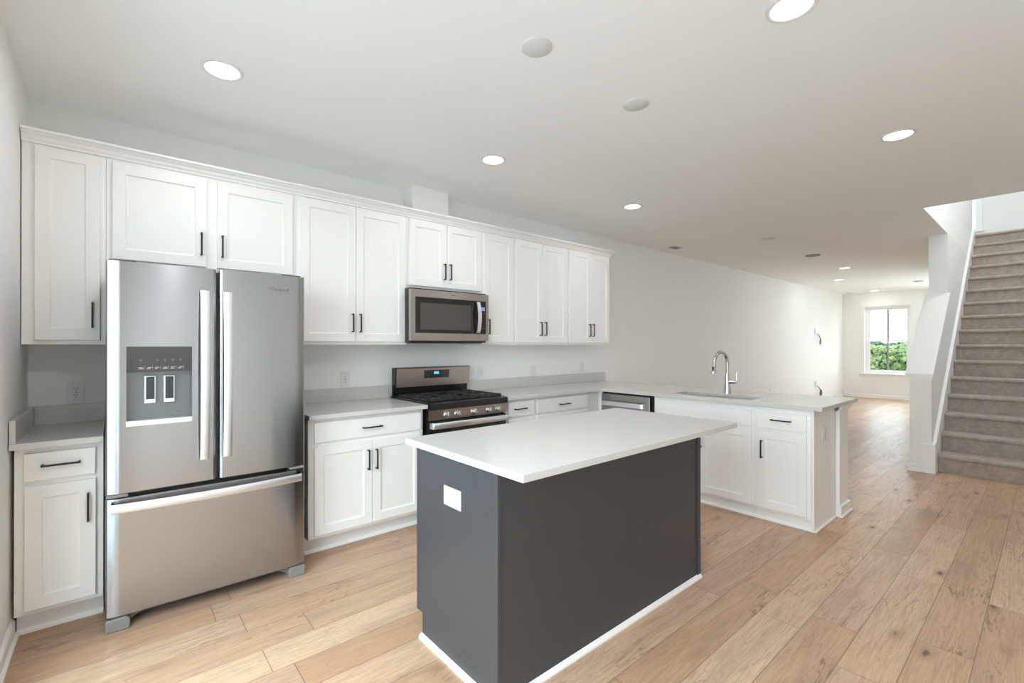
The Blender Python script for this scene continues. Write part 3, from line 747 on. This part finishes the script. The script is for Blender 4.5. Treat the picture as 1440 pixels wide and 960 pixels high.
obj('door_gasket', (lambda b: (box(b, FX0+.02, FX1-.02, -.74, -.70, .60, .68), box(b, -6.225, -6.198, -.76, -.70, .66, 1.75)) and b)(BM()), BLACK, fr)
def bar_handle(pts_c, w, t, nm, par, axis):
    """flat curved bar: pts_c centre line, w its width, t its thickness"""
    bm = BM(); rings = []
    for p in pts_c:
        p = Vector(p)
        if axis == 'z': a, b = Vector((w/2, 0, 0)), Vector((0, t/2, 0))
        else: a, b = Vector((0, 0, w/2)), Vector((0, t/2, 0))
        rings.append([bm.verts.new(p+a*s1+b*s2) for s1, s2 in ((-1, -.5), (-.7, -1), (.7, -1), (1, -.5), (1, 1), (-1, 1))])
    for a, b in zip(rings, rings[1:]):
        for k in range(6): bm.faces.new((a[k], a[(k+1) % 6], b[(k+1) % 6], b[k]))
    bm.faces.new(rings[0]); bm.faces.new(rings[-1][::-1])
    bmesh.ops.recalc_face_normals(bm, faces=bm.faces[:])
    return obj(nm, bm, STEELH, par, smooth=True)
def arc(n, f): return [f(-1+2*k/n) for k in range(n+1)]
for cx, par in ((-6.274, dl), (-6.171, dr)):
    pts = [(cx, FY+.002, .768)] + arc(16, lambda t: (cx, FY-.030-.026*(1-t*t), 1.205+.437*t)) + [(cx, FY+.002, 1.642)]
    bar_handle(pts, .040, .014, 'handle', par, 'z')
pts = [(-6.645, FY+.002, .592)] + arc(20, lambda t: (-6.220+.425*t, FY-.034-.030*(1-t*t), .588)) + [(-5.795, FY+.002, .592)]
bar_handle(pts, .042, .014, 'handle', dz, 'x')
# dispenser
dp = thing('water_dispenser', '', ''); del dp['label']; del dp['category']; dp.parent = dl; dp.location = (0, 0, 0)
bpy.data.objects.remove(dp)
OX, OY = (FX0+FX1)/2, -.4
bm = BM(); yb = -.725
for q in (((HX0, yb, HZ0), (HX1, yb, HZ0), (HX1, yb, HZ1), (HX0, yb, HZ1)), ((HX0, FY, HZ0), (HX0, yb, HZ0), (HX0, yb, HZ1), (HX0, FY, HZ1)),
          ((HX1, FY, HZ0), (HX1, FY, HZ1), (HX1, yb, HZ1), (HX1, yb, HZ0)), ((HX0, FY, HZ0), (HX1, FY, HZ0), (HX1, yb, HZ0), (HX0, yb, HZ0)), ((HX0, FY, HZ1), (HX0, yb, HZ1), (HX1, yb, HZ1), (HX1, FY, HZ1))):
    bm.faces.new([bm.verts.new(p) for p in q])
cav = obj('dispenser_recess', bm, CAVITY, dl)
pn = obj('dispenser_panel', (lambda b: prism(b, [(FY-.002, 1.352), (FY+.012, 1.226), (FY+.05, 1.226), (FY+.05, 1.352)], 'x', HX0, HX1))(BM()), mat('dispenser_glass', (.035, .033, .03, 1), .10, coat=.6, bump=.002), dl)
obj('dispenser_tray', B(HX0-.001, HX1+.001, FY-.008, yb, .966, .992, bev=.002), STEELH, dl)
for px in (-6.496, -6.418):
    obj('dispenser_paddle', B(px-.023, px+.023, -.748, -.735, 1.068, 1.206, bev=.003), STEELH, dl)
    obj('paddle_pad', B(px-.017, px+.017, -.752, -.746, 1.088, 1.200, bev=.002), mat('paddle_slate', (.03, .035, .042, 1), .4, bump=.02), dl)
bm = BM(); random.seed(4)
tilt = lambda z: FY-.002+(1.352-z)/.126*.014-.0012
for k in range(6):
    cx = HX0+.055+k*.032
    box(bm, cx-.010, cx+.010-.004*(k % 3), tilt(1.243), tilt(1.243)+.001, 1.241, 1.245)
    box(bm, cx-.008+.002*(k % 2), cx+.009, tilt(1.249), tilt(1.249)+.001, 1.2475, 1.2505)
    box(bm, cx+.013, cx+.014, tilt(1.247), tilt(1.247)+.001, 1.240, 1.256)
obj('dispenser_lettering', bm, INK, dl)
bm = BM()
for k in range(6):
    if k == 1: continue
    cx = HX0+.055+k*.032; lathe(bm, [(.006, tilt(1.285)), (.006, tilt(1.285)+.0008)], (cx, 0, 1.285), 12, 'y')
obj('dispenser_icons', bm, mat('icon_dim', (.10, .095, .085, 1), .3, bump=.001), dl)
text_mesh('logo', 'Whirlpool', .026, LOGO, dr, Matrix.Translation((-5.911-OX, FY-.0045-OY, 1.678)) @ Matrix.Rotation(PI/2, 4, 'X'), bold=.0004)
obj('hinge_cover', B(FX0+.01, FX0+.12, -.755, -.60, 1.745, 1.775, bev=.008), DKGREY, fr)
obj('hinge_cover', B(FX1-.12, FX1-.01, -.755, -.60, 1.745, 1.775, bev=.008), DKGREY, fr)
obj('hinge_bracket', B(FX0+.004, FX0+.085, FY+.006, -.70, .630, .646, bev=.003), FOOTG, fr)
obj('hinge_bracket', B(FX1-.085, FX1-.004, FY+.006, -.70, .630, .646, bev=.003), FOOTG, fr)
# kick grille and feet
bm = BM(); box(bm, FX0+.10, FX1-.10, -.715, -.70, .02, .066)
gr = obj('kick_grille', bm, BLACK, fr)
bm = BM()
for k in range(4): box(bm, FX0+.11, FX1-.11, -.722, -.714, .024+.011*k, .029+.011*k)
for k in range(8): x = FX0+.15+k*.087; box(bm, x-.0025, x+.0025, -.724, -.714, .022, .064)
obj('grille_slats', bm, DKGREY, gr)
for sgn, xa in ((1, FX0+.001), (-1, FX1-.001)):
    f = lambda d: xa+sgn*d
    bm = prism(BM(), [(f(0), 0.0), (f(0), .058), (f(.075), .062), (f(.088), .052), (f(.092), .030), (f(.088), 0.0)], 'y', FY-.004, -.70)
    obj('foot', bm, FOOTG, fr, bevel=.006)
    bm = prism(BM(), [(f(.085), .012), (f(.085), .062), (f(.17), .066), (f(.17), .05), (f(.12), .035)], 'y', -.75, -.71)
    obj('foot_brace', bm, FOOTG, fr, bevel=.003)

# ------------------------------------------------------------------ microwave
MX0, MX1, MY, MZ0, MZ1 = -4.859, -4.087, -.43, 1.396, 1.804
mw = thing('microwave', 'stainless over-the-range microwave with black glass door and curved handle', 'microwave', (-4.46, -.2, MZ0))
obj('case', B(MX0+.004, MX1-.006, MY+.03, -.003, MZ0-.014, MZ1+.012, bev=.003), BLACK, mw)
bm = BM(); b0, b1, b2, b3 = MX0+.040, MX1-.028, 1.457, 1.745
box(bm, MX0, b0, MY, MY+.032, MZ0, MZ1); box(bm, b1, MX1, MY, MY+.032, MZ0, MZ1); box(bm, b0, b1, MY, MY+.032, MZ0, b2); box(bm, b0, b1, MY, MY+.032, b3, MZ1)
obj('front_frame', bm, WARMST, mw)
gd = obj('door_glass', B(b0, -4.192, MY+.003, MY+.03, b2, b3), GLASSB, mw)
obj('door_window', B(b0+.045, -4.276, MY+.0015, MY+.0028, b2+.028, b3-.045), WINDOWB, gd)
cp = obj('control_panel', B(-4.191, b1, MY+.003, MY+.03, b2, b3), GLASSB, mw)
obj('display', B(-4.174, -4.126, MY+.0015, MY+.0028, 1.660, 1.692), BLUEDIM, cp)
bm = BM()
for i in range(3):
    for j in range(7): box(bm, -4.176+.019*i, -4.166+.019*i, MY+.0015, MY+.0028, 1.635-.022*j, 1.639-.022*j)
obj('keypad_marks', bm, mat('key_mark', (.12, .12, .12, 1), .5, bump=.001), cp)
bm = BM(); rings = []
pts = [(-4.214, MY+.004, 1.737)] + arc(14, lambda t: (-4.214, MY-.022-.022*(1-t*t), 1.601+.133*t)) [::-1] + [(-4.214, MY+.004, 1.465)]
bar_handle(pts, .034, .012, 'handle', mw, 'z')
text_mesh('logo', 'Whirlpool', .014, LOGO, mw, Matrix.Translation((-4.46+.0-(-4.46), MY-.0006+.2, 1.777-MZ0)) @ Matrix.Rotation(PI/2, 4, 'X'))
bm = BM(); box(bm, MX0+.03, MX1-.03, MY+.05, -.05, MZ0-.020, MZ0-.0142, bev=.001)
obj('bottom_vent', bm, DKGREY, mw)

# ------------------------------------------------------------------ range
RX0, RX1, RY = -4.832, -4.064, -.655
rg = thing('gas_range', 'stainless and black gas range with five front knobs and continuous cast iron grates', 'range', (-4.445, -.35, 0))
obj('body', B(RX0+.004, RX1-.004, -.62, -.03, .02, .905, bev=.003), BLACK, rg)
bm = BM(); prism(bm, [(-.03, .905), (-.03, .925), (-.12, .928), (-.60, .928), (-.665, .918), (-.668, .870), (-.62, .870), (-.62, .905)], 'x', RX0, RX1)
obj('cooktop', bm, BLACK, rg, bevel=.003)
bg_ = obj('backguard', (lambda b: prism(b, [(-.03, .92), (-.03, 1.166), (-.088, 1.166), (-.098, 1.158), (-.085, 1.005), (-.060, .998), (-.055, .92)], 'x', RX0+.012, RX1+.008))(BM()), BLACK, rg)
obj('backguard_panel', (lambda b: prism(b, [(-.04, 1.1675), (-.089, 1.1675), (-.1005, 1.158), (-.0895, 1.000), (-.078, .998)], 'x', RX0+.020, RX1+.012))(BM()), WARMST, rg)
yb2 = lambda z: -.0895-(z-1.0)/.158*.011
m_disp = GLASSB
bm = prism(BM(), [(yb2(1.068)-.0012, 1.068), (yb2(1.139)-.0012, 1.139), (yb2(1.139)+.003, 1.139), (yb2(1.068)+.003, 1.068)], 'x', -4.545, -4.285)
dsp = obj('control_display', bm, GLASSB, rg)
bm = BM(); box(bm, -4.445, -4.395, yb2(1.115)-.0022, yb2(1.115)-.001, 1.102, 1.126); obj('clock_digits', bm, BLUE, dsp)
bm = BM()
for i in range(9):
    for j in range(3):
        if 3 <= i <= 5 and j == 0: continue
        box(bm, -4.532+.028*i, -4.524+.028*i, yb2(1.125-.02*j)-.002, yb2(1.125-.02*j)-.001, 1.123-.02*j, 1.127-.02*j)
obj('touch_marks', bm, mat('touch_mark', (.25, .27, .30, 1), .4, bump=.001), dsp)
# burners + grates
gz0, gz1 = .936, .945
for k, (bx, by, r) in enumerate(((-4.68, -.50, .045), (-4.68, -.23, .036), (-4.445, -.365, .05), (-4.21, -.50, .04), (-4.21, -.23, .04))):
    b_ = obj('burner', lathe(BM(), [(r+.012, .928), (r+.012, .932), (r, .933), (r, .938), (r-.006, .940), (.003, .940)], (bx, by, 0), 28), IRON, rg, smooth=True)
for k in range(3):
    a = RX0+.022+k*.2425; b = a+.2385; ya, yb_ = -.605, -.125
    bm = BM(); w = .010
    box(bm, a, b, ya, ya+w, gz0-.006, gz1, bev=.002); box(bm, a, b, yb_-w, yb_, gz0-.006, gz1, bev=.002); box(bm, a, a+w, ya, yb_, gz0-.006, gz1, bev=.002); box(bm, b-w, b, ya, yb_, gz0-.006, gz1, bev=.002)
    mx = (a+b)/2; my = (ya+yb_)/2
    box(bm, a, b, my-w/2, my+w/2, gz0, gz1, bev=.002)
    for yy in (my-.12, my+.12):
        box(bm, a, mx-.035, yy-w/2, yy+w/2, gz0, gz1+.001, bev=.002); box(bm, mx+.035, b, yy-w/2, yy+w/2, gz0, gz1+.001, bev=.002)
    for yy0, yy1 in ((ya, my-.16), (my-.08, my+.08), (my+.16, yb_)): box(bm, mx-w/2, mx+w/2, yy0, yy1, gz0, gz1+.001, bev=.002)
    for xx in (a+.055, b-.055):
        for yy0, yy1 in ((ya, ya+.075), (yb_-.075, yb_)): box(bm, xx-w/2, xx+w/2, yy0, yy1, gz0, gz1+.001, bev=.002)
    for xx in (a+.006, b-.006):
        for yy in (ya+.006, yb_-.006): box(bm, xx-.006, xx+.006, yy-.006, yy+.006, .926, gz0)
    obj('grate', bm, IRON, rg)
bm = prism(BM(), [(-.62, .868), (-.668, .868), (-.652, .788), (-.62, .786)], 'x', RX0+.002, RX1-.002)
kp = obj('knob_panel', bm, WARMST, rg)
for kx in (-4.678, -4.579, -4.42, -4.268, -4.173):
    o_ = lathe(BM(), [(.027, 0), (.027, -.004), (.024, -.007), (.0215, -.008), (.020, -.026), (.017, -.030), (.003, -.031)], (0, 0, 0), 28, 'y')
    box(o_, -.0045, .0045, -.036, -.026, -.019, .019, bev=.0015)
    xf(o_, Matrix.Translation((kx, -.659, .826)) @ Matrix.Rotation(math.radians(-11), 4, 'X'))
    obj('knob', o_, KNOBM, rg, smooth=True)
od = obj('oven_door', B(RX0+.004, RX1-.004, -.652, -.62, .235, .778, bev=.004), BLACK, rg)
obj('oven_window', B(RX0+.10, RX1-.10, -.6535, -.6515, .33, .66, bev=.0005), WINDOWB, od)
obj('oven_door_trim', B(RX0+.004, RX1-.004, -.655, -.645, .235, .262, bev=.001), WARMST, od)
hb = bar_handle([(RX0+.010, -.650, .752), (RX0+.012, -.690, .752), (RX0+.025, -.700, .752), (-4.445, -.706, .752), (RX1-.025, -.700, .752), (RX1-.012, -.690, .752), (RX1-.010, -.650, .752)], .044, .014, 'oven_handle', rg, 'x')
obj('storage_drawer', B(RX0+.004, RX1-.004, -.650, -.62, .06, .225, bev=.004), WARMST, rg)

# ------------------------------------------------------------------ dishwasher (faces -X)
dw = thing('dishwasher', 'stainless dishwasher with bar handle in the peninsula corner under the countertop', 'dishwasher', (-2.5, -.95, 0))
obj('tub', B(-2.755, -2.30, -1.258, -.660, .10, .872), BLACK, dw)
obj('toe_kick', B(-2.70, -2.30, -1.255, -.660, 0, .10), BLACK, dw)
dd = obj('dishwasher_door', B(-2.789, -2.755, -1.224, -.662, .12, .866, bev=.004), mat('dishwasher_steel', (.42, .40, .385, 1), .3, metal=1, aniso=.6), dw)
def yaxis_bar():
    bm = BM(); rings = []
    P = [(-2.786, -.690), (-2.818, -.692), (-2.826, -.705)] + [(-2.826-.006*(1-t*t), -.935-.225*t) for t in (-.9, -.5, 0, .5, .9)] + [(-2.826, -1.165), (-2.818, -1.176), (-2.786, -1.178)]
    for x, y in P: rings.append([bm.verts.new((x+dx, y, .775+dz)) for dx, dz in ((0, -.024), (-.006, -.020), (-.006, .020), (0, .024), (.006, .024), (.006, -.024))])
    for a, b in zip(rings, rings[1:]):
        for k in range(6): bm.faces.new((a[k], a[(k+1) % 6], b[(k+1) % 6], b[k]))
    bm.faces.new(rings[0]); bm.faces.new(rings[-1][::-1]); bmesh.ops.recalc_face_normals(bm, faces=bm.faces[:]); return bm
obj('handle', yaxis_bar(), STEELH, dw, smooth=True)
text_mesh('logo', 'Whirlpool', .018, LOGO, dw, Matrix.Translation((-2.7896+2.5, -.74+.95, .835)) @ Matrix.Rotation(-PI/2, 4, 'Z') @ Matrix.Rotation(PI/2, 4, 'X'))
obj('filler_strip', B(-2.770, -2.755, -.660, -.606, .10, .883), CAB, dw)

# ------------------------------------------------------------------ outdoors
g = struct('ground_outside', B(9.5, 190, -70, 90, -1.8, -1.6), GRASS)
struct('unseen_ground', B(-30, -7.25, -20, 12, -.5, -.3), mat('unseen_ground_grey', (.32, .32, .32, 1), .9, bump=.1))  # unseen ground, added to control light rising through the patio door
hill = BM(); random.seed(2)
n = 24
for k in range(n):
    y0 = -60+k*6; 
prism(hill, [(-60, -1.6), (-60, .6), (-30, .9), (0, .4), (20, 1.0), (32, 2.2), (50, 1.6), (70, .6), (70, -1.6)], 'x', 118, 150)
struct('hill', hill, LEAF[2])
def foliage(c, r, hz, seed, m, name='tree', label='', group=None, trunk=True):
    rnd = random.Random(seed)
    t = thing(name, label, 'tree', (c[0], c[1], -1.6), group=group)
    bm = BM()
    for k in range(150):
        a = rnd.random()*2*PI; rr_ = r*math.sqrt(rnd.random())*.9; zz = hz*(.10+.84*rnd.random())
        rr_ *= 1-.6*max(0, zz/hz-.40)
        s = r*(.09+.11*rnd.random())
        res = bmesh.ops.create_icosphere(bm, subdivisions=2, radius=s, matrix=Matrix.Translation((rr_*math.cos(a), rr_*math.sin(a), zz)))
        for v_ in res['verts']: v_.co += Vector((rnd.uniform(-1, 1), rnd.uniform(-1, 1), rnd.uniform(-1, 1)))*s*.45
    obj('crown', bm, m, t, local=True)
    obj('trunk', tube(BM(), [(0, 0, 0), (.05, 0, hz*.5)], [r*.08, r*.05], 8), BARK, t, local=True)
    return t
TG = 'trees outside the far window'
foliage((44, 5.1, 0), 1.35, 2.75, 1, LEAF[0], label='bright green bushy tree in the middle of the far window', group=TG)
foliage((60, 9.4, 0), 1.9, 2.9, 2, LEAF[1], label='yellow-green tree at the left of the far window', group=TG)
foliage((54, 5.7, 0), 1.7, 2.9, 3, LEAF[0], label='green tree at the right edge of the far window', group=TG)
foliage((86, 13.6, 0), 3.4, 3.2, 4, LEAF[2], label='dark tree on the horizon at the left in the far window', group=TG)
foliage((80, 9.8, 0), 3.2, 3.2, 5, LEAF[2], label='dark tree on the horizon at the right in the far window', group=TG)
foliage((68, 8.2, 0), 1.9, 3.1, 6, LEAF[1], label='olive tree behind the middle bush in the far window', group=TG)
tag(obj('dirt_patch', B(49.5, 53, 6.9, 8.6, -1.598, -1.55, bev=.02), mat('pink_dirt', (.26, .19, .15, 1), .9, bump=.3, bscale=3)), 'pinkish bare earth patch low in the far window', 'ground patch')
